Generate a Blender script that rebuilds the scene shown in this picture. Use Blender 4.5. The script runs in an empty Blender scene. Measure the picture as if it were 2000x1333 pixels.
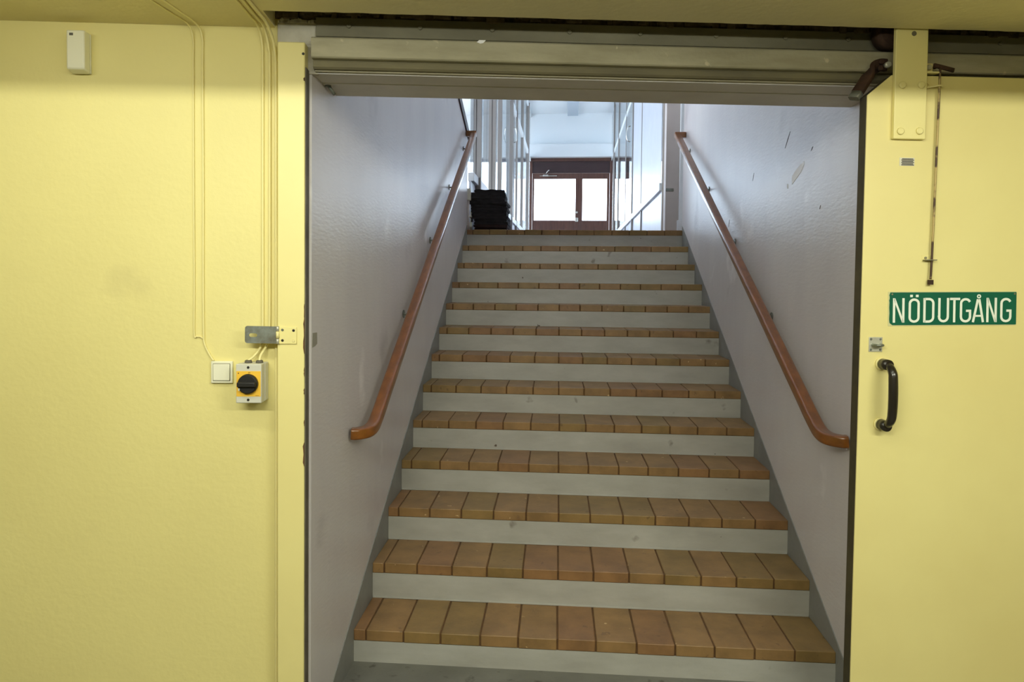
import bpy, bmesh, math, random
from mathutils import Vector, Matrix
S = bpy.context.scene
COL = S.collection
random.seed(7)

# ------------------------------------------------------------------ camera
YAW, PITCH, ROLL, FPX = -0.0749, -0.0312, 0.0103, 1374.2
w = Vector((math.sin(YAW)*math.cos(PITCH), math.cos(YAW)*math.cos(PITCH), math.sin(PITCH)))
r0 = Vector((math.cos(YAW), -math.sin(YAW), 0)); u0 = r0.cross(w)
rr = math.cos(ROLL)*r0 + math.sin(ROLL)*u0; uu = -math.sin(ROLL)*r0 + math.cos(ROLL)*u0
cam = bpy.data.cameras.new('camera'); camo = bpy.data.objects.new('camera', cam); COL.objects.link(camo)
M = Matrix((rr, uu, -w)).transposed().to_4x4(); M.translation = Vector((0.8211, -2.8158, 1.6051))
camo.matrix_world = M
cam.sensor_fit = 'HORIZONTAL'; cam.sensor_width = 36; cam.lens = FPX/2000*36
cam.shift_x = 17.47/2000; cam.shift_y = -72.8/2000
cam.clip_start = 0.02; cam.clip_end = 200
S.camera = camo

# ------------------------------------------------------------------ colour management, world
S.view_settings.view_transform = 'Standard'; S.view_settings.look = 'None'
S.view_settings.exposure = 1.5; S.view_settings.gamma = 1.0; S.view_settings.use_curve_mapping = False
S.cycles.max_bounces = 10; S.cycles.diffuse_bounces = 6; S.cycles.transparent_max_bounces = 16
S.cycles.sample_clamp_indirect = 6.0
W = bpy.data.worlds.new('sky'); S.world = W; W.use_nodes = True
nt = W.node_tree; bg = nt.nodes['Background']
bg.inputs['Color'].default_value = (0.86, 0.92, 1.0, 1); bg.inputs['Strength'].default_value = 3.1

# frame of the front wall: u along the wall, d towards the room, z up
TH = math.radians(7.0); O = Vector((0, -0.5017, 0))
U = Vector((math.cos(TH), math.sin(TH), 0)); N = Vector((math.sin(TH), -math.cos(TH), 0))
def F(u, d, z=0.0): return O + U*u + N*d + Vector((0, 0, z))
# frame of the upper hall: x across, y away from the landing, z above the landing
HA = -0.0189; H0 = Vector((0, 3.65, 2.08))
def Hp(x, y, z=0.0):
    return H0 + Vector((x*math.cos(HA) - y*math.sin(HA), x*math.sin(HA) + y*math.cos(HA), z))

def area(name, loc, direction, sx, sy, power, color=(1, 1, 1), portal=False, spread=None):
    l = bpy.data.lights.new(name, 'AREA'); l.shape = 'RECTANGLE'; l.size = sx; l.size_y = sy
    l.energy = power; l.color = color
    if portal: l.cycles.is_portal = True
    if spread: l.spread = spread
    o = bpy.data.objects.new(name, l); COL.objects.link(o); o.location = loc
    o.rotation_euler = Vector(direction).to_track_quat('-Z', 'Y').to_euler()
    return o
# fluorescent fixtures of the lower room, behind and above the camera, then added fill
LAMP_C = (0.99, 1.0, 0.85)
area('lamp_tube_near', F(-0.2, 2.5, 2.39), (0, 0.8, -1), 1.5, 0.06, 16, LAMP_C)
area('lamp_tube_far', F(2.2, 2.5, 2.39), (0, 0.8, -1), 1.5, 0.06, 14.8, LAMP_C)
area('fill_wall_top', F(0.5, 1.10, 2.40), (0, 0.9, -1), 3.6, 0.06, 5.4, LAMP_C)  # added soft fill for the shadowed wall top, no fixture there
# daylight openings of the upper hall: sky portals in the window bands
area('portal_end', Hp(0.9, 10.2, 1.45), tuple(Hp(0.9, 0, 0)-Hp(0.9, 1, 0)), 8.6, 2.0, 1, portal=True)
area('portal_left', Hp(-3.1, 4.6, 1.45), (1, 0, 0), 11.5, 2.0, 1, portal=True)
area('portal_right', Hp(4.95, 4.6, 1.45), (-1, 0, 0), 11.5, 2.0, 1, portal=True)

# ------------------------------------------------------------------ materials
def lin(c):
    return tuple(((v/255)/12.92 if v/255 <= 0.04045 else ((v/255+0.055)/1.055)**2.4) for v in c)
MATS = {}
def mat(name, rgb, rough=0.6, metal=0.0, var=None, scale=3.0, amt=0.5, stretch=(1, 1, 1), bump=0.0, bscale=60.0,
        spots=None, sscale=4.0, sthr=0.62, detail=5, bstretch=None, coat=0.0, spec=0.5):
    m = bpy.data.materials.new(name); m.use_nodes = True; t = m.node_tree; n = t.nodes; L = t.links
    b = n['Principled BSDF']; b.inputs['Roughness'].default_value = rough; b.inputs['Metallic'].default_value = metal
    b.inputs['Specular IOR Level'].default_value = spec
    if coat: b.inputs['Coat Weight'].default_value = coat; b.inputs['Coat Roughness'].default_value = 0.15
    base = lin(rgb) + (1,)
    b.inputs['Base Color'].default_value = base
    out = None
    tc = n.new('ShaderNodeTexCoord')
    if var is not None:
        mp = n.new('ShaderNodeMapping'); mp.inputs['Scale'].default_value = stretch
        L.new(tc.outputs['Object'], mp.inputs['Vector'])
        ns = n.new('ShaderNodeTexNoise'); ns.inputs['Scale'].default_value = scale; ns.inputs['Detail'].default_value = detail
        ns.inputs['Roughness'].default_value = 0.6
        L.new(mp.outputs['Vector'], ns.inputs['Vector'])
        rp = n.new('ShaderNodeMapRange'); rp.inputs['From Min'].default_value = 0.32; rp.inputs['From Max'].default_value = 0.68
        rp.inputs['To Min'].default_value = 0; rp.inputs['To Max'].default_value = amt
        L.new(ns.outputs['Fac'], rp.inputs['Value'])
        mx = n.new('ShaderNodeMix'); mx.data_type = 'RGBA'
        mx.inputs['A'].default_value = base; mx.inputs['B'].default_value = lin(var) + (1,)
        L.new(rp.outputs['Result'], mx.inputs['Factor']); out = mx.outputs['Result']
    if spots is not None:
        for k, (rgb2, sc, thr, soft) in enumerate(spots):
            ns = n.new('ShaderNodeTexNoise'); ns.inputs['Scale'].default_value = sc; ns.inputs['Detail'].default_value = 3
            mp2 = n.new('ShaderNodeMapping'); mp2.inputs['Location'].default_value = (3.1*k+1.7, 5.3*k, 2.2)
            L.new(tc.outputs['Object'], mp2.inputs['Vector']); L.new(mp2.outputs['Vector'], ns.inputs['Vector'])
            rp = n.new('ShaderNodeMapRange'); rp.inputs['From Min'].default_value = thr; rp.inputs['From Max'].default_value = thr+soft
            L.new(ns.outputs['Fac'], rp.inputs['Value'])
            mx = n.new('ShaderNodeMix'); mx.data_type = 'RGBA'
            if out is None: mx.inputs['A'].default_value = base
            else: L.new(out, mx.inputs['A'])
            mx.inputs['B'].default_value = lin(rgb2) + (1,)
            L.new(rp.outputs['Result'], mx.inputs['Factor']); out = mx.outputs['Result']
    if out is not None: L.new(out, b.inputs['Base Color'])
    if bump:
        mp = n.new('ShaderNodeMapping'); mp.inputs['Scale'].default_value = bstretch or (1, 1, 1)
        L.new(tc.outputs['Object'], mp.inputs['Vector'])
        nb = n.new('ShaderNodeTexNoise'); nb.inputs['Scale'].default_value = bscale; nb.inputs['Detail'].default_value = 4
        L.new(mp.outputs['Vector'], nb.inputs['Vector'])
        bp = n.new('ShaderNodeBump'); bp.inputs['Strength'].default_value = bump; bp.inputs['Distance'].default_value = 0.004
        L.new(nb.outputs['Fac'], bp.inputs['Height']); L.new(bp.outputs['Normal'], b.inputs['Normal'])
    MATS[name] = m; return m
def glass(name, tint=(0.93, 0.97, 1.0), refl=1.0):
    m = bpy.data.materials.new(name); m.use_nodes = True; t = m.node_tree; n = t.nodes; L = t.links
    n.remove(n['Principled BSDF']); o = n['Material Output']
    tr = n.new('ShaderNodeBsdfTransparent'); tr.inputs['Color'].default_value = tint + (1,)
    gl = n.new('ShaderNodeBsdfGlossy'); gl.inputs['Roughness'].default_value = 0.02
    # thin-sheet reflectance (Schlick) that is the same from both sides
    ge = n.new('ShaderNodeNewGeometry'); dt = n.new('ShaderNodeVectorMath'); dt.operation = 'DOT_PRODUCT'
    L.new(ge.outputs['Incoming'], dt.inputs[0]); L.new(ge.outputs['Normal'], dt.inputs[1])
    def mth(op, a, b):
        q = n.new('ShaderNodeMath'); q.operation = op
        for i, v in enumerate((a, b)):
            if v is None: continue
            if isinstance(v, (int, float)): q.inputs[i].default_value = v
            else: L.new(v, q.inputs[i])
        return q.outputs[0]
    fac = mth('ADD', mth('MULTIPLY', mth('POWER', mth('SUBTRACT', 1.0, mth('ABSOLUTE', dt.outputs['Value'], None)), 5.0), 0.9), 0.04)
    mx = n.new('ShaderNodeMixShader'); L.new(fac, mx.inputs['Fac'])
    L.new(tr.outputs['BSDF'], mx.inputs[1]); L.new(gl.outputs['BSDF'], mx.inputs[2]); L.new(mx.outputs['Shader'], o.inputs['Surface'])
    MATS[name] = m; return m

mat('yellow_wall', (230, 219, 148), 0.55, var=(219, 207, 138), scale=1.1, amt=0.7, bump=0.25, bscale=45, spots=[((206, 194, 132), 2.3, 0.66, 0.15)])
mat('yellow_ceiling', (228, 218, 168), 0.7, var=(214, 204, 154), scale=1.5, amt=0.7, bump=0.3, bscale=40)
mat('yellow_paint', (232, 221, 151), 0.45, var=(224, 211, 141), scale=2.0, amt=0.7, bump=0.12, bscale=30)
mat('yellow_door', (231, 220, 151), 0.42, var=(222, 208, 139), scale=1.3, amt=0.8, bump=0.12, bscale=25)
mat('yellow_cable', (230, 219, 154), 0.5)
mat('chipped', (120, 78, 45), 0.8, var=(70, 50, 30), scale=60, amt=1)
mat('stair_wall', (208, 203, 201), 0.36, var=(194, 188, 189), scale=2.2, amt=0.8, stretch=(1, 1, 0.35), bump=0.2, bscale=42, bstretch=(1, 0.5, 2.2),
    spots=[((166, 159, 160), 1.9, 0.64, 0.16), ((226, 222, 221), 3.0, 0.66, 0.1)])
mat('bare_white', (246, 246, 248), 0.7)
mat('scuff_grey', (130, 128, 132), 0.7)
mat('skirt_grey', (136, 137, 132), 0.5, var=(116, 116, 112), scale=5, amt=0.8, bump=0.2, bscale=60)
mat('riser', (176, 175, 168), 0.42, var=(156, 154, 146), scale=3.5, amt=0.8, stretch=(1, 1, 3), bump=0.15, bscale=50,
    spots=[((128, 124, 114), 9, 0.70, 0.08), ((78, 66, 52), 15, 0.745, 0.02)])
mat('tile', (150, 117, 74), 0.45, var=(118, 92, 57), scale=9, amt=0.9, bump=0.15, bscale=90, spots=[((120, 92, 60), 24, 0.68, 0.05), ((204, 176, 130), 30, 0.71, 0.04)])
mat('tile_red', (146, 109, 70), 0.45, var=(116, 86, 55), scale=9, amt=0.9, bump=0.15, bscale=90, spots=[((110, 80, 52), 24, 0.68, 0.05)])
mat('tile_olive', (143, 115, 69), 0.45, var=(115, 93, 54), scale=9, amt=0.9, bump=0.15, bscale=90, spots=[((112, 88, 54), 24, 0.68, 0.05)])
mat('grout', (100, 70, 38), 0.9, var=(74, 52, 30), scale=30, amt=0.8)
mat('landing_tile', (120, 84, 66), 0.55, var=(98, 66, 52), scale=12, amt=0.8)
mat('floor_grey', (118, 118, 110), 0.6, var=(96, 96, 88), scale=4, amt=0.8, bump=0.3, bscale=80, spots=[((78, 76, 68), 18, 0.62, 0.1)])
mat('lintel', (222, 219, 206), 0.6, var=(194, 190, 180), scale=3, amt=0.7, bump=0.4, bscale=25)
mat('steel_bar', (138, 134, 112), 0.6, metal=0.1, var=(108, 104, 84), scale=5, amt=0.9, stretch=(0.5, 1, 1), bump=0.2, bscale=60)
mat('steel_dust', (184, 178, 152), 0.65, metal=0.1, var=(148, 142, 116), scale=6, amt=0.9, stretch=(0.4, 1, 2), bump=0.35, bscale=60, spots=[((198, 190, 160), 22, 0.68, 0.05)])
mat('steel_dark', (130, 123, 94), 0.7, metal=0.1, var=(106, 100, 80), scale=8, amt=0.9, stretch=(0.4, 1, 2), bump=0.3, bscale=50)
mat('rough_concrete', (120, 104, 76), 0.95, var=(58, 48, 34), scale=22, amt=1.0, bump=1.0, bscale=60)
mat('mortar', (202, 198, 184), 0.85, var=(172, 166, 150), scale=10, amt=0.8, bump=1.0, bscale=50)
mat('edge_dark', (78, 70, 44), 0.7, var=(52, 46, 28), scale=7, amt=0.9)
mat('edge_channel', (104, 98, 82), 0.7, var=(74, 66, 52), scale=9, amt=0.9)
mat('wood_rail', (134, 80, 24), 0.3, var=(104, 60, 16), scale=5, amt=0.9, stretch=(6, 0.6, 6), coat=0.4)
mat('dark_wood', (58, 32, 30), 0.4, var=(42, 22, 22), scale=6, amt=0.8, stretch=(6, 0.5, 6))
mat('door_wood', (92, 60, 48), 0.35, var=(70, 42, 36), scale=5, amt=0.9, stretch=(6, 6, 0.7))
mat('transom_wood', (54, 32, 34), 0.4, var=(42, 24, 26), scale=5, amt=0.8, stretch=(0.7, 6, 6))
mat('chrome', (210, 210, 205), 0.25, metal=1.0)
mat('zinc', (150, 158, 152), 0.38, metal=0.75, var=(110, 108, 92), scale=25, amt=0.8)
mat('zinc_stain', (138, 146, 140), 0.45, metal=0.4, var=(96, 88, 66), scale=22, amt=0.9)
mat('steel_plate', (205, 205, 190), 0.4, metal=0.5, var=(180, 178, 160), scale=30, amt=0.7)
mat('screw', (150, 146, 120), 0.4, metal=0.6)
mat('screw_dark', (40, 38, 32), 0.5, metal=0.3)
mat('rust', (80, 56, 40), 0.8, metal=0.2, var=(50, 32, 24), scale=26, amt=1.0, bump=0.5, bscale=60)
mat('rod_worn', (170, 150, 96), 0.5, metal=0.3, spots=[((70, 50, 32), 14, 0.48, 0.06)])
mat('rubber_black', (22, 20, 18), 0.5)
mat('black_enamel', (30, 26, 20), 0.28, var=(40, 34, 26), scale=30, amt=0.6, coat=0.3)
mat('cream_plastic', (228, 226, 200), 0.4)
mat('white_plastic', (232, 230, 206), 0.4)
mat('grey_plastic', (204, 203, 188), 0.45)
mat('label_yellow', (240, 190, 60), 0.5)
mat('label_ink', (120, 80, 40), 0.6)
mat('gland_grey', (92, 88, 78), 0.5)
mat('sign_green', (8, 96, 70), 0.35, var=(6, 84, 62), scale=8, amt=0.6)
mat('sign_white', (232, 236, 222), 0.5)
mat('sign_edge', (206, 202, 150), 0.5)
mat('tag_white', (214, 210, 190), 0.6)
mat('tag_dark', (52, 50, 46), 0.6)
mat('tape_grey', (142, 138, 122), 0.55)
mat('mat_black', (34, 31, 33), 0.85, var=(22, 20, 22), scale=20, amt=0.8, bump=0.4, bscale=80)
mat('mat_maroon', (52, 27, 24), 0.85, var=(34, 20, 18), scale=20, amt=0.8, bump=0.4, bscale=80)
mat('hall_white', (226, 232, 236), 0.5)
mat('hall_frame_backlit', (138, 132, 128), 0.45)  # post colour greyed to carry the shade of backlit white posts
mat('hall_seam', (70, 64, 62), 0.7)
mat('hall_panel', (198, 202, 212), 0.35, var=(180, 184, 196), scale=3, amt=0.5)
mat('hall_pillar', (196, 188, 184), 0.6, var=(180, 172, 168), scale=4, amt=0.6)
mat('duct', (184, 196, 208), 0.5)
mat('hall_floor', (150, 120, 100), 0.5)
mat('pavement', (205, 205, 200), 0.9)
glass('pane_glass')

# ------------------------------------------------------------------ mesh helpers
def box(bm, x0, x1, y0, y1, z0, z1, bev=0.0, mi=0, seg=2):
    r = bmesh.ops.create_cube(bm, size=1.0)
    vs = r['verts']
    for v in vs:
        v.co = Vector(((x0+x1)/2 + v.co.x*(x1-x0), (y0+y1)/2 + v.co.y*(y1-y0), (z0+z1)/2 + v.co.z*(z1-z0)))
    fs = list({f for v in vs for f in v.link_faces})
    for f in fs: f.material_index = mi
    if bev > 0:
        es = list({e for v in vs for e in v.link_edges})
        rb = bmesh.ops.bevel(bm, geom=es, offset=bev, segments=seg, affect='EDGES', profile=0.6)
        for f in rb['faces']: f.material_index = mi; f.smooth = True
    return vs
def prism(bm, pts, z0, z1, mi=0):
    """pts: 2D plan polygon, counter-clockwise seen from above"""
    bot = [bm.verts.new((p[0], p[1], z0)) for p in pts]
    top = [bm.verts.new((p[0], p[1], z1 if not callable(z1) else z1(p))) for p in pts]
    n = len(pts); fs = [bm.faces.new(top), bm.faces.new(bot[::-1])]
    for i in range(n): fs.append(bm.faces.new((bot[i], bot[(i+1) % n], top[(i+1) % n], top[i])))
    for f in fs: f.material_index = mi
def extrude_poly(bm, pts, vec, mi=0):
    """pts: 3D planar polygon; vec: extrusion"""
    vec = Vector(vec)
    a = [bm.verts.new(Vector(p)) for p in pts]; b = [bm.verts.new(Vector(p)+vec) for p in pts]
    n = len(pts); fs = [bm.faces.new(a), bm.faces.new(b[::-1])]
    for i in range(n): fs.append(bm.faces.new((a[(i+1) % n], a[i], b[i], b[(i+1) % n])))
    for f in fs: f.material_index = mi
def cyl(bm, p0, p1, r, seg=20, r2=None, mi=0, bev=0.0):
    p0 = Vector(p0); p1 = Vector(p1); d = p1-p0; L = d.length
    q = d.to_track_quat('Z', 'Y').to_matrix().to_4x4(); q.translation = (p0+p1)/2
    res = bmesh.ops.create_cone(bm, cap_ends=True, segments=seg, radius1=r, radius2=r if r2 is None else r2, depth=L, matrix=q)
    fs = list({f for v in res['verts'] for f in v.link_faces})
    for f in fs:
        f.material_index = mi
        if len(f.verts) == 4: f.smooth = True
    if bev:
        es = [e for e in {e for v in res['verts'] for e in v.link_edges} if len(e.link_faces) == 2 and any(len(f.verts) > 4 for f in e.link_faces)]
        rb = bmesh.ops.bevel(bm, geom=es, offset=bev, segments=2, affect='EDGES')
        for f in rb['faces']: f.material_index = mi; f.smooth = True
def catmull(pts, n=8):
    P = [Vector(p) for p in pts]; out = []
    for i in range(len(P)-1):
        a = P[max(i-1, 0)]; b = P[i]; c = P[i+1]; d = P[min(i+2, len(P)-1)]
        for k in range(n):
            t = k/n
            out.append(0.5*((2*b)+(c-a)*t+(2*a-5*b+4*c-d)*t*t+(3*b-a-3*c+d)*t*t*t))
    out.append(P[-1]); return out
def sweep(bm, path, prof, up=Vector((0, 0, 1)), caps=True, mi=0, smooth=True, ups=None, scales=None):
    """prof: list of (side, up) offsets, swept along path"""
    rings = []; n = len(path)
    for i, p in enumerate(path):
        t = (path[min(i+1, n-1)] - path[max(i-1, 0)]).normalized()
        uv = ups[i] if ups else up
        s = t.cross(uv)
        if s.length < 1e-4: s = t.cross(Vector((1, 0, 0.01)))
        s.normalize(); v = s.cross(t).normalized()
        k = scales[i] if scales else 1.0
        rings.append([bm.verts.new(p + s*a*k + v*b*k) for a, b in prof])
    m = len(prof)
    for i in range(n-1):
        for j in range(m):
            f = bm.faces.new((rings[i][j], rings[i][(j+1) % m], rings[i+1][(j+1) % m], rings[i+1][j])); f.material_index = mi; f.smooth = smooth
    if caps:
        bm.faces.new(rings[0][::-1]).material_index = mi; bm.faces.new(rings[-1]).material_index = mi
def circ(r, n=12): return [(r*math.cos(2*math.pi*i/n), r*math.sin(2*math.pi*i/n)) for i in range(n)]
def tube(bm, path, r, n=12, mi=0, up=Vector((0.03, 0.02, 1)), scales=None):
    path = [Vector(p) for p in path]
    # parallel transport of the up vector
    ups = []; t0 = (path[1]-path[0]).normalized(); u = Vector((0.2, 1, 0.1)).cross(t0)
    if u.length < 0.1: u = Vector((1, 0, 0.1)).cross(t0)
    u.normalize()
    for i in range(len(path)):
        t = (path[min(i+1, len(path)-1)]-path[max(i-1, 0)]).normalized()
        u = (u - t*u.dot(t)).normalized(); ups.append(u.copy())
    sweep(bm, path, circ(r, n), mi=mi, ups=ups, scales=scales)
def rrect(wd, ht, r, n=3):
    out = []
    for cx, cy, a0 in ((wd/2-r, ht/2-r, 0), (-wd/2+r, ht/2-r, 90), (-wd/2+r, -ht/2+r, 180), (wd/2-r, -ht/2+r, 270)):
        for k in range(n+1):
            a = math.radians(a0+90*k/n); out.append((cx+r*math.cos(a), cy+r*math.sin(a)))
    return out
def new(): return bmesh.new()
def obj(name, bm, mats, parent=None, loc=None, rz=None):
    me = bpy.data.meshes.new(name)
    bmesh.ops.recalc_face_normals(bm, faces=bm.faces[:])
    bm.to_mesh(me); bm.free()
    for m in ([mats] if isinstance(mats, str) else mats): me.materials.append(MATS[m])
    o = bpy.data.objects.new(name, me); COL.objects.link(o)
    if parent is not None: o.parent = parent
    if loc is not None: o.location = loc
    if rz is not None: o.rotation_euler = (0, 0, rz)
    return o
def tag(o, label=None, cat=None, group=None, kind=None):
    if label: o['label'] = label
    if cat: o['category'] = cat
    if group: o['group'] = group
    if kind: o['kind'] = kind
    return o
def struct(name, bm, mats, label=None, cat=None, loc=None, rz=None):
    o = obj(name, bm, mats, None, loc, rz); return tag(o, label, cat, None, 'structure')
def empty(name, loc=(0, 0, 0), rz=0.0):
    o = bpy.data.objects.new(name, None); COL.objects.link(o); o.location = loc; o.rotation_euler = (0, 0, rz); o.empty_display_size = 0.1
    return o
# meshes in the front-wall frame use local axes x = u, y = -d, z; objects sit at O rotated by TH
def fobj(name, bm, mats, parent=None, at=(0, 0, 0)):
    if parent is not None: return obj(name, bm, mats, parent, loc=Vector((at[0], -at[1], at[2])))
    return obj(name, bm, mats, None, loc=F(*at), rz=TH)
def fempty(name, u, d, z): return empty(name, F(u, d, z), TH)
def fb(bm, u0, u1, d0, d1, z0, z1, bev=0.0, mi=0): return box(bm, u0, u1, -d1, -d0, z0, z1, bev, mi)
def hobj(name, bm, mats, parent=None):
    if parent is not None: return obj(name, bm, mats, parent)
    return obj(name, bm, mats, None, loc=H0, rz=HA)

SW = 1.942; T = 0.2984; R = 0.16; TT = 0.0473; FZ = 0.0248
def xy(v): return (v.x, v.y)

# ------------------------------------------------------------------ lower room shell
bm = new(); prism(bm, [xy(F(-3.2, 6.2)), xy(F(4.9, 6.2)), xy(F(4.9, -0.6)), (SW+0.0, 0.02), (0.0, 0.02), xy(F(-3.2, -0.1))], FZ-0.2, FZ)
struct('floor', bm, 'floor_grey', 'worn dark grey concrete floor at the foot of the stairs', 'floor')
bm = new(); fb(bm, -3.2, -0.028, -0.2, 0.0, FZ-0.1, 2.66)
struct('wall_front', bm, 'yellow_wall', 'pale yellow painted wall left of the stair opening', 'wall', loc=O, rz=TH)
bm = new(); fb(bm, 2.0, 4.9, -0.2, 0.0, FZ-0.1, 2.66)
struct('wall_behind_door', bm, 'yellow_wall', 'yellow wall hidden behind the sliding door', 'wall', loc=O, rz=TH)
bm = new(); fb(bm, -3.4, -3.2, -0.2, 6.4, FZ-0.1, 2.66); struct('wall_left', bm, 'yellow_wall', 'yellow side wall of the lower room, left', 'wall', loc=O, rz=TH)
bm = new(); fb(bm, 4.9, 5.1, -0.2, 6.4, FZ-0.1, 2.66); struct('wall_right', bm, 'yellow_wall', 'yellow side wall of the lower room, right', 'wall', loc=O, rz=TH)
bm = new(); fb(bm, -3.4, 5.1, 6.2, 6.4, FZ-0.1, 2.66); struct('wall_back', bm, 'yellow_wall', 'yellow back wall of the lower room', 'wall', loc=O, rz=TH)
# ceiling slab with a ragged cut edge in front of the door rail
bm = new()
pts = [(-3.2, 6.2), (-3.2, 0.0), (-0.12, 0.0), (-0.118, 0.15)]
uq = -0.118
while uq < 4.8:
    uq += random.uniform(0.02, 0.06); pts.append((uq, 0.15+random.uniform(-0.0025, 0.0025)))
pts += [(4.9, 0.15), (4.9, 6.2)]
prism(bm, [(p[0], -p[1]) for p in pts], 2.441, 2.66)
struct('ceiling', bm, 'yellow_ceiling', 'olive yellow ceiling of the lower room with a cut edge above the door rail', 'ceiling', loc=O, rz=TH)
bm = new(); fb(bm, -3.2, 4.9, 1.25, 1.45, 2.320, 2.45); struct('trim_1', bm, 'yellow_ceiling', 'yellow ceiling beam behind the viewer', 'beam', loc=O, rz=TH)
# recess above the rail: rough concrete back and top
bm = new()
fb(bm, -0.12, 4.9, -0.2, 0.004, 2.47, 2.68)
for k in range(150):
    uu_ = random.uniform(-0.1, 4.7); s = random.uniform(0.008, 0.03)
    fb(bm, uu_, uu_+s*2, 0.0, random.uniform(0.006, 0.02), 2.472+random.uniform(-0.008, 0.02), 2.472+s+random.uniform(0.01, 0.04), bev=0.003)
struct('trim_2', bm, 'rough_concrete', 'rough broken concrete strip above the steel bar', 'concrete', loc=O, rz=TH)
bm = new(); fb(bm, -0.12, 4.9, -0.05, 0.16, 2.62, 2.70); struct('trim_3', bm, 'rough_concrete', 'dark concrete at the top of the recess', 'concrete', loc=O, rz=TH)
# light mortar patch beside the bar
bm = new(); fb(bm, -0.112, 0.016, -0.02, 0.008, 2.385, 2.462, bev=0.004)
for k in range(26):
    a = random.uniform(-0.11, 0.0); s = random.uniform(0.005, 0.014)
    fb(bm, a, a+s, 0.0, 0.012, 2.455, 2.462+s*random.uniform(0.2, 1.0), bev=0.002)
fb(bm, -0.03, 0.02, -0.02, 0.006, 2.29, 2.39, bev=0.002)
struct('trim_4', bm, 'mortar', 'pale mortar patch at the top left corner of the opening', 'mortar', loc=O, rz=TH)

# ------------------------------------------------------------------ lintel
bm = new()
L0 = F(0, 0); L1 = F(1.99, 0)
prism(bm, [xy(F(-0.06, 0)), xy(F(2.03, 0)), xy(F(2.03, -0.105)), xy(F(-0.06, -0.105))], 2.293, 2.66)
prism(bm, [xy(F(-0.06, -0.105)), xy(F(2.05, -0.105)), xy(F(2.05, -0.268)), xy(F(-0.06, -0.268))], 2.290, 5.60)
lint = struct('trim_5', bm, 'lintel', 'off-white painted concrete lintel over the stair opening', 'lintel')
# peeling plaster lip along the lower front edge
bm = new(); a = 0.0
while a < 1.86:
    s = random.uniform(0.015, 0.07); h = random.uniform(0.001, 0.006)
    fb(bm, a, min(a+s, 1.88), -0.004, 0.0035, 2.2925, 2.2935+h, bev=0.0008); a += s
fobj('plaster_edge', bm, 'bare_white', None); bpy.context.view_layer.update()
pe = COL.objects['plaster_edge']; tag(pe, kind='structure'); pe.name = 'trim_6'
tag(pe, 'chipped white paint line under the rail', 'paint edge')

# ------------------------------------------------------------------ stair side walls
def capz(p): return 2.966 + (3.585-p[1])*0.306
yl = F(0, 0).y
bm = new()
prism(bm, [xy(F(-0.028, 0)), xy(F(0, 0)), (0, -0.26), (-0.028, -0.26)], -0.1, 2.66)
prism(bm, [(-0.22, -0.26), (0, -0.26), (0, 3.62), (-0.22, 3.62)], -0.1, capz)
wl = struct('wall_stair_left', bm, 'stair_wall', 'scuffed white left wall of the stairwell with a sloping top', 'wall')
# sloping dark cap on the left wall
bm = new()
extrude_poly(bm, [(0.012, 3.63, capz((0, 3.63))-0.05), (0.012, 3.63, capz((0, 3.63))+0.03), (0.012, -0.1, capz((0, -0.1))+0.03), (0.012, -0.1, capz((0, -0.1))-0.05)], (-0.03, 0, 0))
tag(obj('trim_7', bm, 'dark_wood'), 'dark brown sloping board along the top of the left stair wall', 'trim', kind='structure')
bm = new()
extrude_poly(bm, [(-0.018, 3.63, capz((0, 3.63))-0.01), (-0.018, 3.63, capz((0, 3.63))+0.035), (-0.018, -0.1, capz((0, -0.1))+0.035), (-0.018, -0.1, capz((0, -0.1))-0.01)], (-0.1, 0, 0))
tag(obj('trim_8', bm, 'hall_white'), 'white capping beside the dark sloping board', 'trim', kind='structure')
bm = new()
yr = F(SW/math.cos(TH), 0)
prism(bm, [(SW, -0.262), (SW+0.24, -0.235), (SW+0.24, 3.62), (SW, 3.62)], -0.1, 5.6)
wr = struct('wall_stair_right', bm, 'stair_wall', 'scuffed white right wall of the stairwell', 'wall')
bm = new()
def onR(pts, th=0.0015): extrude_poly(bm, [(SW+0.001, y, z) for y, z in pts], (-0.0025, 0, 0))
onR([(0.50, 2.115), (0.52, 2.155), (0.585, 2.165), (0.60, 2.12), (0.535, 2.095)] if False else [(0.66, 2.085), (0.665, 2.125), (0.60, 2.150), (0.505, 2.170), (0.50, 2.155), (0.545, 2.125)])
onR([(0.735, 2.075), (0.74, 2.095), (0.725, 2.097), (0.722, 2.074)])
bp = obj('bare_patch', bm, 'bare_white', wr); bp['label'] = 'white chip of bare plaster'
bm = new()
for y, z, ln, sl in ((0.78, 2.28, 0.10, 0.9), (1.35, 2.20, 0.05, 1.6), (1.9, 1.98, 0.05, 1.8), (0.42, 2.20, 0.03, 0.6), (0.3, 1.93, 0.02, 1.2)):
    dy = ln/math.hypot(1, sl); dz = -dy*sl*-1
    onR([(y, z), (y-dy*0.5, z+dz*0.5+0.006), (y-dy, z+dz), (y-dy*0.5, z+dz*0.5-0.004)])
obj('scuff_mark', bm, 'scuff_grey', wr)['label'] = 'dark grey scuff marks'
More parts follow.
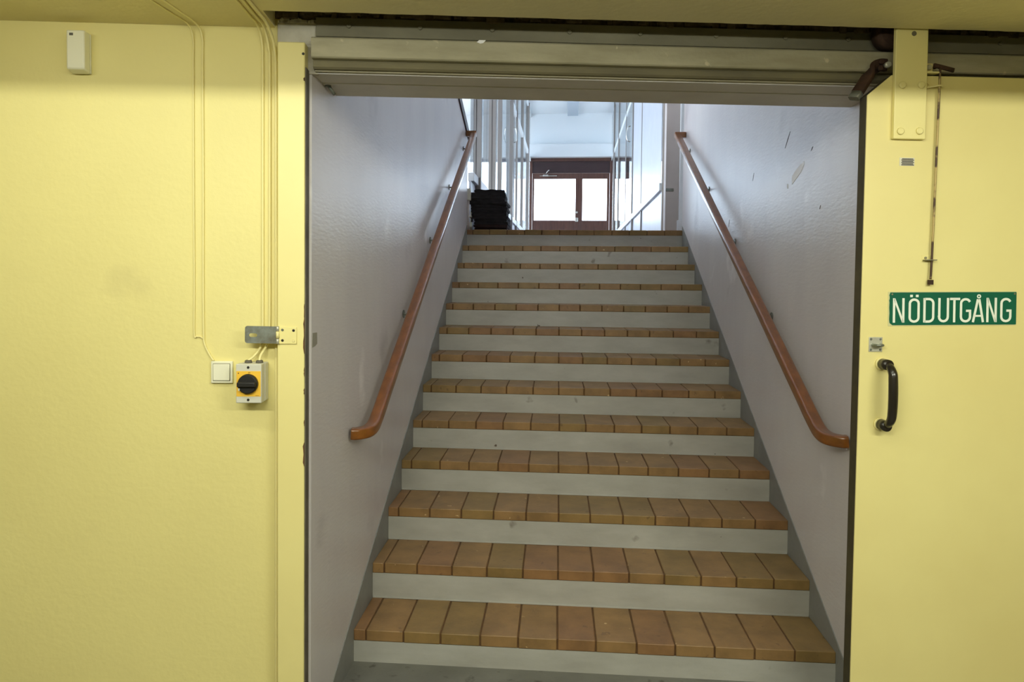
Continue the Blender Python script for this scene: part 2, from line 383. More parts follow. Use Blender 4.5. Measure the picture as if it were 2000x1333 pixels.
# grey painted stair skirts
def skirt(name, x, dirx, y0, label):
    bm = new(); c = 0.225
    pts = [(x, y0, FZ-0.01), (x, 3.62, FZ-0.01), (x, 3.62, 2.125), (x, 3.55, 2.105), (x, y0+0.02, 0.536*(y0+0.02)+c+0.0), (x, y0, 0.536*y0+c)]
    pts = [(x, y0, max(FZ-0.01, -1)), (x, 3.60, FZ-0.01), (x, 3.60, 2.12), (x, y0, max(0.536*y0+c-0.02, FZ+0.02))]
    extrude_poly(bm, pts, (0.004*dirx, 0, 0))
    return struct(name, bm, 'skirt_grey', label, 'stair skirting')
skirt('baseboard_left', 0.0, 1, -0.36, 'grey painted band along the left edge of the stairs')
skirt('baseboard_right', SW, -1, -0.25, 'grey painted band along the right edge of the stairs')
# a small grey tape patch on the left reveal
bm = new(); extrude_poly(bm, [(0.0005, -0.497, 1.376), (0.0005, -0.492, 1.425), (0.0005, -0.45, 1.424), (0.0005, -0.448, 1.385), (0.0005, -0.47, 1.378)], (0.0015, 0, 0))
tag(obj('adhesive_tape', bm, 'tape_grey'), 'small grey tape patch on the left edge of the stair opening', 'tape')
# little metal stub hanging under the lintel
bm = new(); cyl(bm, (0.012, -0.37, 2.291), (0.03, -0.352, 2.262), 0.006, 12, bev=0.001); cyl(bm, (0.012, -0.37, 2.2905), (0.0125, -0.3695, 2.287), 0.011, 14)
tag(obj('metal_peg', bm, 'zinc_stain'), 'small metal peg under the left end of the lintel', 'peg')

# ------------------------------------------------------------------ staircase
st = tag(empty('staircase', (0, 0, FZ)), 'straight flight of stairs with ochre brick tile treads and pale grey risers', 'stairs')
X_J = [0.004, 0.056, 0.211, 0.3685, 0.527, 0.687, 0.847, 1.002, 1.160, 1.316, 1.472, 1.629, 1.785, SW-0.004]
for n in range(1, 14):
    y0 = (n-1)*T; zt = n*R; zb = (n-1)*R if n > 1 else FZ
    y1 = n*T if n < 13 else 3.66
    bm = new()
    box(bm, 0.004, SW-0.004, y0+0.002, y1+0.002, zb-(0.06 if n > 1 else 0.03), zt-TT, bev=0)
    if n > 1: box(bm, 0.006, SW-0.006, y0-0.0035, y0+0.004, zb-0.001, zb+0.006, bev=0.0015)
    step = obj('step', bm, 'riser', st, loc=(0, 0, -FZ))
    # tread: brick tiles with dark joints
    bm = new()
    box(bm, 0.004, SW-0.004, y0+0.006, y1+0.002, zt-TT, zt-0.0035, mi=1)
    js = [x+(random.uniform(-0.003, 0.003) if 0 < i < 13 else 0) for i, x in enumerate(X_J)]
    for i in range(13):
        g = 0.0032
        yy = y0 + random.uniform(-0.0015, 0.0015)
        dz = random.uniform(-0.0012, 0.0008)
        mi = random.choices((0, 2, 3), (0.6, 0.2, 0.2))[0]
        box(bm, js[i]+(g if i else 0), js[i+1]-(g if i < 12 else 0), yy, min(y0+T, y1)-0.001+(0.06 if n == 13 else 0), zt-TT+0.0008, zt+dz, bev=0.0035, mi=mi)
    tr = obj('tread', bm, ['tile', 'grout', 'tile_red', 'tile_olive'], step); tr['label'] = 'ochre brick tile tread with dark joints'

# ------------------------------------------------------------------ handrails
def handrail(side, x, k, c, y_lo, y_hi, label):
    s = 1 if side == 'L' else -1       # direction away from the wall
    wx = 0.0 if side == 'L' else SW
    t = tag(empty('handrail', (x, y_lo, k*y_lo+c)), label, 'handrail', 'wooden handrails of the staircase')
    base = Vector((x, y_lo, k*y_lo+c))
    def P(y): return Vector((x, y, k*y+c))
    path = []
    # lower end curls horizontally towards the wall
    e = P(y_lo+0.17)
    ctrl = [Vector((wx+s*0.010, y_lo-0.010, e.z-0.046)), Vector((wx+s*0.030, y_lo-0.004, e.z-0.047)), Vector((x-s*0.010, y_lo+0.034, e.z-0.045)), Vector((x, y_lo+0.09, e.z-0.034)), e, P(y_lo+0.3)]
    path += catmull(ctrl, 7)[:-1]
    path += [P(y_lo+0.3+(y_hi-0.04-y_lo-0.3)*i/20) for i in range(21)]
    bm = new(); sweep(bm, path, rrect(0.050, 0.046, 0.010, 3))
    rail = obj('rail', bm, 'wood_rail', t, loc=-base)
    # dark routed line along the room side
    # upper end: square return to the wall
    bm = new(); e = P(y_hi)
    sx = [wx+s*0.002, x+s*0.025]
    box(bm, min(sx), max(sx), y_hi-0.044, y_hi+0.006, e.z-0.034, e.z+0.014, bev=0.006)
    obj('end_return', bm, 'wood_rail', t, loc=-base)
    for yb in (0.10, 0.93, 1.72, 2.52, 3.30):
        p = P(yb); bm = new()
        cyl(bm, (wx+s*0.0005, yb, p.z-0.065), (wx+s*0.006, yb, p.z-0.065), 0.022, 18, bev=0.0015)
        tube(bm, catmull([(wx+s*0.004, yb, p.z-0.065), (wx+s*0.03, yb, p.z-0.066), (x-s*0.005, yb, p.z-0.055), (x, yb, p.z-0.024)], 5), 0.006, 10)
        obj('bracket', bm, 'zinc', t, loc=-base)['label'] = 'grey metal wall bracket'
    return t
handrail('L', 0.071, 0.5625, 0.968, -0.05, 3.50, 'brown wooden handrail on the left stair wall')
handrail('R', 1.869, 0.5447, 0.998, -0.06, 3.53, 'brown wooden handrail on the right stair wall')

# ------------------------------------------------------------------ door rail and steel bars above the opening
dr = tag(fempty('door_rail', 0.0, 0.0, 2.29), 'dusty grey steel rail with bolted bar for the sliding door', 'door rail')
def rp(name, bm, m, label=None):
    o = obj(name, bm, m, dr, loc=(0, 0, -2.29)); 
    if label: o['label'] = label
    return o
bm = new(); fb(bm, 0.016, 4.85, 0.004, 0.016, 2.412, 2.474, bev=0.0015); rp('backing_bar', bm, 'steel_bar', 'dark olive flat steel bar')
for ub in (0.125, 0.36, 0.60, 0.86, 1.10, 1.36, 1.60, 1.82, 2.36, 2.9):
    bm = new(); cyl(bm, (ub, -0.016, 2.447), (ub, -0.022, 2.447), 0.0075, 6 if random.random() < 0.4 else 16, bev=0.001); rp('bolt', bm, 'steel_bar')
bm = new()
prof = [(0.004, 2.400), (0.052, 2.397), (0.056, 2.392), (0.056, 2.334), (0.052, 2.330), (0.030, 2.330), (0.030, 2.334), (0.004, 2.334)]
a = [(0.010, -d, z) for d, z in prof]; extrude_poly(bm, a, (4.84, 0, 0)); rp('track', bm, 'steel_dust')
bm = new()
prof = [(0.004, 2.334), (0.030, 2.334), (0.034, 2.322), (0.036, 2.306), (0.030, 2.300), (0.010, 2.299), (0.004, 2.297)]
extrude_poly(bm, [(0.012, -d, z) for d, z in prof], (4.84, 0, 0)); rp('lower_flange', bm, 'steel_dark', 'dark lower flange')
bm = new(); fb(bm, 0.014, 4.85, 0.003, 0.018, 2.2955, 2.3005); rp('bottom_lip', bm, 'steel_dust')
# white paint fleck
bm = new(); extrude_poly(bm, [(0.548, -0.0575, 2.392), (0.556, -0.0575, 2.399), (0.578, -0.0575, 2.399), (0.570, -0.0575, 2.390), (0.560, -0.0575, 2.3875)], (0, 0.002, 0)); rp('paint_fleck', bm, 'bare_white')

# ------------------------------------------------------------------ yellow post left of the opening with hasp
po = tag(fempty('door_post', -0.052, 0.0, FZ), 'yellow boxed post beside the left edge of the stair opening', 'post')
def pp(name, bm, m, par=None):
    return obj(name, bm, m, po, loc=(0.052, 0, -FZ))
bm = new(); fb(bm, -0.1, -0.0115, 0.001, 0.05, FZ, 2.380, bev=0.004); pp('casing', bm, 'yellow_paint')
bm = new(); fb(bm, -0.0115, -0.0075, 0.002, 0.047, FZ, 2.30, bev=0.001); pp('edge_channel', bm, 'edge_channel')['label'] = 'dark worn metal edge'
for z, h, wv in ((1.42, 0.12, 0.004), (1.30, 0.03, 0.002), (1.025, 0.08, 0.005), (1.13, 0.02, 0.002), (1.50, 0.05, 0.002), (1.235, 0.02, 0.003), (2.26, 0.012, 0.005)):
    bm = new(); pts = []
    for i in range(7): pts.append((-0.0118-wv*random.uniform(0.3, 1.0)*(1 if 0 < i < 6 else 0.1), -0.0503, z-h/2+h*i/6))
    pts.append((-0.0112, -0.0503, z+h/2)); pts.append((-0.0112, -0.0503, z-h/2))
    extrude_poly(bm, pts, (0, 0.0012, 0))
    pp('paint_chip', bm, 'chipped')['label'] = 'brown chipped paint along the edge'
bm = new(); cyl(bm, (-0.0165, -0.050, 2.342), (-0.0165, -0.0508, 2.342), 0.0045, 14); pp('screw_hole', bm, 'screw_dark')

hs = tag(fempty('hasp', -0.1, 0.052, 1.4225), 'grey steel hasp swung open on the yellow post', 'hasp')
bm = new()
# slotted leaf: frame around a slot, as one plate
def plate_with_slot(bm, u0, u1, z0, z1, su0, su1, sz0, sz1, d0, d1):
    outer = []; r = 0.008
    for cx, cz, a0 in ((u0+r, z1-r, 90), (u0+r, z0+r, 180)):
        for k in range(6): a = math.radians(a0+90*k/5); outer.append((cx+r*math.cos(a), cz+r*math.sin(a)))
    outer += [(u1, z0), (u1, z1)]
    inner = []; q = (sz1-sz0)/2
    for cx, a0 in ((su0+q, 90), (su1-q, 270)):
        for k in range(7): a = math.radians(a0+180*k/6); inner.append((cx+q*math.cos(a), (sz0+sz1)/2+q*math.sin(a)))
    vo = [bm.verts.new((a, -d1, b)) for a, b in outer]; vi = [bm.verts.new((a, -d1, b)) for a, b in inner]
    eo = [bm.edges.new((vo[i], vo[(i+1) % len(vo)])) for i in range(len(vo))]; ei = [bm.edges.new((vi[i], vi[(i+1) % len(vi)])) for i in range(len(vi))]
    r_ = bmesh.ops.triangle_fill(bm, edges=eo+ei, use_beauty=True)
    fs = [g for g in r_['geom'] if isinstance(g, bmesh.types.BMFace)]
    e = bmesh.ops.extrude_face_region(bm, geom=fs)
    bmesh.ops.translate(bm, verts=[g for g in e['geom'] if isinstance(g, bmesh.types.BMVert)], vec=(0, d1-d0, 0))
plate_with_slot(bm, -0.103, -0.002, -0.0285, 0.028, -0.090, -0.063, -0.008, 0.004, 0.002, 0.004)
obj('leaf', bm, 'zinc_stain', hs, loc=(0, 0, 0)).rotation_euler = (0, math.radians(0.8), 0)
for z0, z1 in ((-0.029, -0.012), (0.013, 0.029)):
    bm = new(); cyl(bm, (0.003, -0.004, z0), (0.003, -0.004, z1), 0.0048, 14); obj('knuckle', bm, 'steel_plate', hs)
bm = new(); cyl(bm, (0.003, -0.004, -0.011), (0.003, -0.004, 0.012), 0.0056, 14, bev=0.0008); obj('knuckle', bm, 'yellow_cable', hs)
bm = new(); fb(bm, 0.006, 0.064, -0.001, 0.0025, -0.0295, 0.0265, bev=0.0012); obj('fixed_leaf', bm, 'yellow_paint', hs)['label'] = 'hinge plate painted yellow'
for u_, z_, m_ in ((0.018, 0.0165, 'zinc'), (0.054, 0.015, 'screw_dark'), (0.018, -0.018, 'screw_dark'), (0.054, -0.0195, 'yellow_cable')):
    bm = new(); cyl(bm, (u_, -0.0025, z_), (u_, -0.0042, z_), 0.0046, 14, r2=0.0032); fb(bm, u_-0.003, u_+0.003, 0.004, 0.0046, z_-0.0004, z_+0.0004); obj('screw', bm, m_, hs)

# ------------------------------------------------------------------ electrical things on the yellow wall
def cable(name, pts, r, m, label, cat='cable', n=8, group=None, res=8):
    bm = new(); tube(bm, catmull([F(*p) for p in pts], res), r, n)
    return tag(obj(name, bm, m), label, cat, group)
G1 = 'painted cables on the yellow wall'
cable('wall_cable', [(-0.46, 0.42, 2.4385), (-0.42, 0.16, 2.4385), (-0.395, 0.035, 2.436), (-0.386, 0.006, 2.40), (-0.386, 0.004, 2.3), (-0.386, 0.004, 1.9), (-0.385, 0.004, 1.6), (-0.386, 0.004, 1.425), (-0.378, 0.004, 1.412), (-0.366, 0.004, 1.411), (-0.3585, 0.004, 1.405)], 0.0026, 'yellow_cable', 'thin yellow painted cable, leftmost one on the wall', group=G1)
cable('wall_cable', [(-0.42, 0.42, 2.4385), (-0.385, 0.16, 2.4385), (-0.366, 0.035, 2.436), (-0.356, 0.006, 2.40), (-0.356, 0.004, 2.3), (-0.355, 0.004, 1.9), (-0.356, 0.004, 1.6), (-0.355, 0.004, 1.43), (-0.353, 0.004, 1.39), (-0.338, 0.004, 1.355), (-0.322, 0.006, 1.331)], 0.0034, 'yellow_cable', 'yellow painted cable running down to the light switch', group=G1)
cable('wall_cable', [(-0.17, 0.42, 2.4375), (-0.17, 0.14, 2.4375), (-0.166, 0.04, 2.434), (-0.162, 0.007, 2.39), (-0.160, 0.0045, 2.3), (-0.160, 0.0045, 1.9), (-0.160, 0.0045, 1.6), (-0.160, 0.006, 1.44), (-0.163, 0.012, 1.385), (-0.180, 0.028, 1.352), (-0.197, 0.042, 1.336)], 0.0042, 'yellow_cable', 'yellow painted cable bending into the left gland of the isolator', group=G1)
cable('wall_cable', [(-0.15, 0.42, 2.4365), (-0.15, 0.14, 2.4365), (-0.146, 0.04, 2.43), (-0.139, 0.009, 2.37), (-0.137, 0.005, 2.3), (-0.137, 0.005, 1.9), (-0.137, 0.005, 1.6), (-0.138, 0.006, 1.44), (-0.143, 0.012, 1.39), (-0.157, 0.035, 1.355), (-0.160, 0.042, 1.336)], 0.0045, 'yellow_cable', 'yellow painted cable bending into the right gland of the isolator', group=G1)
cable('wall_cable', [(-0.135, 0.42, 2.435), (-0.132, 0.17, 2.435), (-0.128, 0.08, 2.43), (-0.122, 0.03, 2.40), (-0.118, 0.008, 2.35), (-0.116, 0.006, 2.25), (-0.116, 0.006, 1.9), (-0.115, 0.006, 1.6), (-0.115, 0.006, 1.0), (-0.115, 0.006, 0.4), (-0.115, 0.006, 0.03)], 0.0052, 'yellow_cable', 'thick yellow painted cable running down beside the post', group=G1)

se = tag(fempty('sensor_box', -0.745, 0.0, 2.335), 'small white sensor box high on the left of the yellow wall', 'sensor')
bm = new(); fb(bm, -0.027, 0.030, 0.0, 0.006, -0.062, 0.066, bev=0.002); obj('back_plate', bm, 'cream_plastic', se)
bm = new()
vs = box(bm, -0.028, 0.029, -0.042, -0.006, -0.064, 0.068, bev=0.005)
for v in bm.verts:
    if v.co.y < -0.02 and v.co.z < -0.03: v.co.z += (-0.02-v.co.y)*0.35; 
obj('cover', bm, 'white_plastic', se)
bm = new(); fb(bm, -0.018, -0.006, 0.0415, 0.043, 0.050, 0.058, bev=0.0005); obj('latch_window', bm, 'gland_grey', se)

ls = tag(fempty('light_switch', -0.292, 0.0, 1.293), 'white square light switch on the yellow wall left of the isolator', 'light switch')
bm = new(); fb(bm, -0.037, 0.034, 0.0, 0.012, -0.037, 0.037, bev=0.003); obj('frame', bm, 'cream_plastic', ls)
bm = new(); fb(bm, -0.030, 0.027, 0.011, 0.0125, -0.029, 0.029); obj('gap', bm, 'gland_grey', ls)
bm = new(); fb(bm, -0.0285, 0.0255, 0.012, 0.0165, -0.0275, 0.0275, bev=0.002); obj('rocker', bm, 'white_plastic', ls)

iso = tag(fempty('isolator_switch', -0.184, 0.0, 1.265), 'grey isolator box with black rotary knob on a yellow plate', 'switch')
bm = new(); fb(bm, -0.035, 0.042, 0.0, 0.040, -0.064, 0.064, bev=0.004); obj('back_box', bm, 'grey_plastic', iso)
bm = new(); fb(bm, -0.041, 0.041, 0.041, 0.080, -0.064, 0.064, bev=0.003); obj('cover', bm, 'grey_plastic', iso)
bm = new(); fb(bm, -0.039, 0.039, 0.0795, 0.0808, -0.042, 0.041, bev=0.0004); fp_ = obj('face_plate', bm, 'label_yellow', iso); fp_['label'] = 'yellow face plate'
bm = new()
fb(bm, 0.022, 0.034, 0.0806, 0.0812, -0.0395, -0.0385)
for a in range(0, 360, 45): pass
cyl(bm, (-0.032, -0.0806, 0.034), (-0.032, -0.0813, 0.034), 0.0022, 12)
fb(bm, -0.0005, 0.0005, 0.0806, 0.0812, 0.034, 0.038); fb(bm, 0.002, 0.0028, 0.0806, 0.0812, 0.034, 0.038); fb(bm, 0.003, 0.005, 0.0806, 0.0812, 0.0355, 0.0365); fb(bm, 0.0052, 0.006, 0.0806, 0.0812, 0.034, 0.038)
obj('print', bm, 'label_ink', fp_)
kn = new(); cyl(kn, (0.0, -0.0805, 0.0), (0.0, -0.098, 0.0), 0.0325, 40, r2=0.0305, bev=0.002)
fb(kn, -0.029, 0.029, 0.097, 0.110, -0.008, 0.008, bev=0.003)
kno = obj('knob', kn, 'rubber_black', iso)
bm = new(); fb(bm, -0.0275, -0.0225, 0.0975, 0.0995, -0.021, -0.013, bev=0.0006); obj('pointer', bm, 'grey_plastic', kno)
for z_ in (0.053, -0.053):
    bm = new(); cyl(bm, (-0.001, -0.0795, z_), (-0.001, -0.0812, z_), 0.0042, 14); obj('screw', bm, 'screw_dark', iso)
for u_ in (-0.012, 0.024):
    bm = new(); cyl(bm, (u_, -0.042, 0.063), (u_, -0.042, 0.073), 0.0125, 20, r2=0.0105, bev=0.0015); obj('cable_gland', bm, 'gland_grey', iso)

# ------------------------------------------------------------------ sliding door
dz0 = 0.05
do = tag(empty('door_1', F(1.834, 0.0, FZ), TH), 'pale yellow sliding door on the right, pushed open', 'door', kind='structure')
DL = Vector((-1.834, 0, -FZ))
def dp(name, bm, m, par=None, label=None):
    o = obj(name, bm, m, par or do)
    o.location = DL if par is None else Vector((0, 0, 0))
    if label: o['label'] = label
    return o
bm = new()
outl = [(1.827, FZ+0.03), (3.95, FZ+0.03), (3.95, 2.299), (1.914, 2.299), (1.834, 2.232)]
extrude_poly(bm, [(u_, -0.120, z_) for u_, z_ in outl], (0, 0.0042, 0)); dp('panel', bm, 'yellow_door')
bm = new(); extrude_poly(bm, [(u_+(0.0006 if u_ < 1.9 else 0), -0.1158, z_-(0.0006 if z_ > 2 else 0)) for u_, z_ in outl], (0, 0.042, 0)); dp('edge', bm, 'edge_dark', label='dark olive side edge of the door')
# hanger strap with bolts and roller
bm = new(); fb(bm, 1.916, 2.024, 0.121, 0.137, 2.088, 2.56, bev=0.0025); hg = dp('hanger_strap', bm, 'yellow_paint')
for u_, z_ in ((1.940, 2.262), (2.004, 2.264), (1.938, 2.112), (2.002, 2.114)):
    bm = new(); cyl(bm, (u_, -0.137, z_), (u_, -0.1435, z_), 0.0125, 20, r2=0.0105, bev=0.0018); b_ = dp('bolt', bm, 'yellow_paint', hg)
bm = new(); cyl(bm, (1.975, -0.137, 2.43), (1.975, -0.1385, 2.43), 0.008, 14); dp('paint_run', bm, 'steel_dark', hg)
bm = new(); cyl(bm, (1.94, -0.03, 2.452), (1.94, -0.09, 2.452), 0.050, 32, bev=0.004); cyl(bm, (1.94, -0.09, 2.452), (1.94, -0.122, 2.452), 0.014, 16); dp('roller', bm, 'rust', hg)
# rusty lever stop at the top corner
bm = new()
path = catmull([(1.922, -0.072, 2.346), (1.894, -0.074, 2.344), (1.868, -0.078, 2.322), (1.843, -0.084, 2.285), (1.818, -0.088, 2.248)], 6)
sweep(bm, path, rrect(0.018, 0.040, 0.004, 2), up=Vector((0.6, 0, 0.8)))
for z_, u_ in ((2.352, 1.897), (2.330, 1.893)): cyl(bm, (u_, -0.080, z_), (u_, -0.094, z_), 0.008, 12, bev=0.001)
lv = dp('stop_lever', bm, 'rust', label='rusty brown lever at the top corner of the door')
bm = new(); p_ = [Vector((1.819, -0.088, 2.249)), Vector((1.804, -0.090, 2.227))]
sweep(bm, p_, rrect(0.019, 0.036, 0.004, 2), up=Vector((0.6, 0, 0.8))); dp('lever_tip', bm, 'zinc_stain', lv)
bm = new(); cyl(bm, (1.914, -0.085, 2.340), (1.914, -0.105, 2.340), 0.010, 14, bev=0.002); dp('lever_bolt', bm, 'steel_plate', lv)
# latch at the top right of the strap
bm = new(); fb(bm, 2.022, 2.062, 0.10, 0.106, 2.308, 2.345, bev=0.001); fb(bm, 2.022, 2.066, 0.10, 0.135, 2.305, 2.310, bev=0.001)
la = dp('latch_bracket', bm, 'yellow_cable')
bm = new(); cyl(bm, (2.046, -0.106, 2.330), (2.046, -0.116, 2.330), 0.009, 14, bev=0.002); dp('bolt', bm, 'steel_plate', la)
bm = new(); sweep(bm, [Vector((2.062, -0.112, 2.337)), Vector((2.095, -0.112, 2.330)), Vector((2.130, -0.112, 2.322))], rrect(0.008, 0.014, 0.002, 2)); cyl(bm, (2.068, -0.105, 2.332), (2.068, -0.122, 2.332), 0.006, 12); dp('latch_tongue', bm, 'rust', la)
# long pull rod
bm = new()
tube(bm, catmull([(2.070, -0.132, 2.322), (2.069, -0.132, 2.25), (2.066, -0.132, 2.05), (2.063, -0.132, 1.85), (2.060, -0.132, 1.69), (2.058, -0.132, 1.628)], 6), 0.0036, 10)
ro = dp('pull_rod', bm, 'rod_worn', label='thin worn rod hanging down the door')
bm = new(); box(bm, 2.051, 2.065, -0.138, -0.126, 1.610, 1.626, bev=0.001); dp('rod_nut', bm, 'rust', ro)
bm = new(); tube(bm, [Vector((2.030+0.006*math.cos(a), -0.124-0.002, 2.268+0.0*a+0.006*math.sin(a))) for a in [i*0.5 for i in range(13)]], 0.0016, 8)
tube(bm, catmull([(2.026, -0.122, 2.258), (2.05, -0.13, 2.262), (2.068, -0.138, 2.264), (2.078, -0.134, 2.262), (2.076, -0.124, 2.262)], 5), 0.0026, 8); dp('rod_eye', bm, 'yellow_cable')
bm = new(); fb(bm, 2.034, 2.062, 0.119, 0.1215, 1.688, 1.709, bev=0.0006); gd = dp('rod_guide', bm, 'yellow_paint')
bm = new(); fb(bm, 2.036, 2.074, 0.121, 0.140, 1.690, 1.6935, bev=0.0008); cyl(bm, (2.045, -0.121, 1.699), (2.045, -0.125, 1.699), 0.004, 10); dp('guide_tongue', bm, 'screw', gd)
# staple plate
bm = new(); fb(bm, 1.860, 1.906, 0.119, 0.1225, 1.385, 1.434, bev=0.001); sp = dp('staple_plate', bm, 'steel_plate', label='bright steel staple plate')
for u_, z_ in ((1.867, 1.427), (1.899, 1.427), (1.867, 1.392), (1.899, 1.392)):
    bm = new(); cyl(bm, (u_, -0.1225, z_), (u_, -0.1240, z_), 0.0042, 12, r2=0.003); dp('screw', bm, 'zinc', sp)
bm = new(); tube(bm, catmull([(1.872, -0.120, 1.4085), (1.872, -0.134, 1.4085), (1.876, -0.145, 1.4085), (1.885, -0.148, 1.4085), (1.894, -0.145, 1.4085), (1.898, -0.134, 1.4085), (1.898, -0.120, 1.4085)], 5), 0.0045, 10); dp('staple', bm, 'zinc', sp)
# pull handle
bm = new(); path = catmull([(1.9045, -0.138, 1.345), (1.9045, -0.168, 1.340), (1.9045, -0.186, 1.322), (1.9045, -0.190, 1.298), (1.9045, -0.192, 1.245), (1.9045, -0.190, 1.195), (1.9045, -0.184, 1.168), (1.9045, -0.165, 1.150), (1.9045, -0.138, 1.143)], 6)
sc_ = [0.78+0.22*math.sin(math.pi*i/(len(path)-1)) for i in range(len(path))]
tube(bm, path, 0.0145, 18, scales=sc_); hd = dp('handle', bm, 'black_enamel', label='black bow handle')
for z_ in (1.345, 1.143):
    bm = new(); cyl(bm, (1.9045, -0.119, z_), (1.9045, -0.128, z_), 0.0215, 28, bev=0.002); dp('rosette_rim', bm, 'yellow_paint', hd)
    bm = new(); cyl(bm, (1.9045, -0.127, z_), (1.9045, -0.168, z_), 0.0185, 28, r2=0.0170, bev=0.004); dp('rosette', bm, 'black_enamel', hd)
# worn little label on the door
tg = tag(empty('door_tag', F(1.975, 0.1205, 2.0165), TH), 'small worn label below the hanger strap on the yellow door', 'label')
bm = new(); fb(bm, -0.027, 0.024, -0.0005, 0.0008, -0.014, 0.013, bev=0.0003); obj('paper', bm, 'tag_white', tg)
bm = new()
for k in range(6): fb(bm, -0.021+0.002*(k % 2), 0.022-0.003*((k*3) % 2), 0.0008, 0.0014, -0.0125+0.004*k, -0.0098+0.004*k)
obj('print', bm, 'tag_dark', tg)

# ------------------------------------------------------------------ emergency exit sign
sg = tag(empty('exit_sign', F(1.9245, 0.1206, 1.583), TH), 'green sign with white lettering NÖDUTGÅNG on the yellow door', 'sign')
sg.rotation_euler = (0, math.radians(-0.75), TH)
SWD, SHT = 0.4385, 0.109
def sx(px): return (px-228)/757*SWD
def sz(py): return -(py-398)/199*SHT
bm = new(); extrude_poly(bm, [(-0.003, 0, 0.002), (SWD+0.001, 0, 0.002), (SWD+0.001, 0, -SHT-0.003), (-0.002, 0, -SHT-0.003)], (0, -0.0008, 0)); obj('border', bm, 'sign_edge', sg)
bm = new()
le = [(0.004, 0.0), (0.003, -0.004), (0.0005, -0.010), (0.0022, -0.014), (0.0022, -0.022), (0.0005, -0.026), (0.0018, -0.034), (0.0012, -0.05), (0.0022, -0.07), (0.0012, -0.09), (0.003, -0.102), (0.012, -SHT)]
outl = le + [(SWD-0.002, -SHT), (SWD, -SHT+0.002), (SWD, -0.002), (SWD-0.002, 0.0)]
extrude_poly(bm, [(a, -0.0008, b) for a, b in outl], (0, -0.0012, 0)); obj('panel', bm, 'sign_green', sg)
LW = 13.5
def ribbon(bm, pts, closed=False, wpx=LW):
    P = [Vector((sx(a), 0, sz(b))) for a, b in pts]; hw = wpx/757*SWD/2; n = len(P); A = []; B = []
    for i in range(n):
        if closed: a, c = P[i-1], P[(i+1) % n]
        else: a, c = P[max(i-1, 0)], P[min(i+1, n-1)]
        d1 = (P[i]-a).normalized() if (P[i]-a).length > 1e-7 else (c-P[i]).normalized()
        d2 = (c-P[i]).normalized() if (c-P[i]).length > 1e-7 else d1
        n1 = Vector((-d1.z, 0, d1.x)); n2 = Vector((-d2.z, 0, d2.x)); nn = (n1+n2)
        nn = nn.normalized() if nn.length > 1e-5 else n1
        k = hw/max(0.45, nn.dot(n1)); A.append(P[i]+nn*k); B.append(P[i]-nn*k)
    y0, y1 = -0.0019, -0.0026
    for i in range(n if closed else n-1):
        j = (i+1) % n
        q = [A[i], A[j], B[j], B[i]]
        f = [bm.verts.new((v.x, y1, v.z)) for v in q]; g = [bm.verts.new((v.x, y0, v.z)) for v in q]
        bm.faces.new(f); bm.faces.new(g[::-1])
        for k in range(4): bm.faces.new((f[(k+1) % 4], f[k], g[k], g[(k+1) % 4]))
def arc(cx, cy, rx, ry, a0, a1, n=8): return [(cx+rx*math.cos(math.radians(a0+(a1-a0)*i/n)), cy+ry*math.sin(math.radians(a0+(a1-a0)*i/n))) for i in range(n+1)]
TP, BT = 439, 576
def letter(*strokes):
    bm = new()
    for s in strokes: ribbon(bm, s[0], s[1], s[2] if len(s) > 2 else LW)
    obj('letter', bm, 'sign_white', sg)
def Nl(x0, x1): letter(([(x0, BT+6), (x0, TP-6)], False), ([(x1, BT+6), (x1, TP-6)], False), ([(x0+1, TP-4), (x1-1, BT+4)], False, 12))
Nl(257, 312)
letter((arc(376, 466, 26, 24, 180, 360) + arc(376, 552, 26, 24, 0, 180), True), (([(351, 420), (367, 420)]), False, 14), (([(385, 420), (401, 420)]), False, 14))
letter(([(437, BT+6), (437, TP-6)], False), ([(437, TP), (462, TP)] + arc(462, 465, 27, 26, -90, 0) + arc(462, 550, 27, 26, 0, 90) + [(437, BT)], False))
letter(([(525, TP-6), (525, 548)] + arc(550, 548, 26, 27, 180, 0) + [(576, TP-6)], False))
letter(([(588, TP), (648, TP)], False), ([(614, TP), (614, BT+6)], False))
letter((arc(681, 466, 27, 25, -20, -180) + arc(681, 550, 27, 26, 180, 0) + [(708, 512), (684, 512)], False))
letter(([(726, BT+6), (754, TP+2)], False), ([(786, BT+6), (762, TP+2)], False), ([(738, 543), (776, 543)], False, 11), (arc(760, 424, 9, 9, 0, 330, 11), True, 7))
Nl(812, 861)
letter((arc(922, 466, 27, 25, -20, -180) + arc(922, 550, 27, 26, 180, 0) + [(949, 512), (925, 512)], False))
for u_, z_ in ((0.010, -0.006), (SWD-0.007, -0.006)):
    bm = new(); cyl(bm, (u_, -0.0018, z_), (u_, -0.0034, z_), 0.0028, 12); obj('pin', bm, 'screw', sg)

# ------------------------------------------------------------------ upper hall
HW = 1.88; HL = 10.03; HC = 3.44
bm = new(); box(bm, -3.1, 5.0, 0.0, HL, -0.2, 0.0); struct('floor_hall', bm, 'landing_tile', 'tiled floor of the upper hall', 'floor', loc=H0, rz=HA)
bm = new(); box(bm, -3.2, 5.1, -4.0, HL+0.2, HC, HC+0.15); struct('ceiling_hall', bm, 'hall_white', 'white ceiling of the upper hall', 'ceiling', loc=H0, rz=HA)
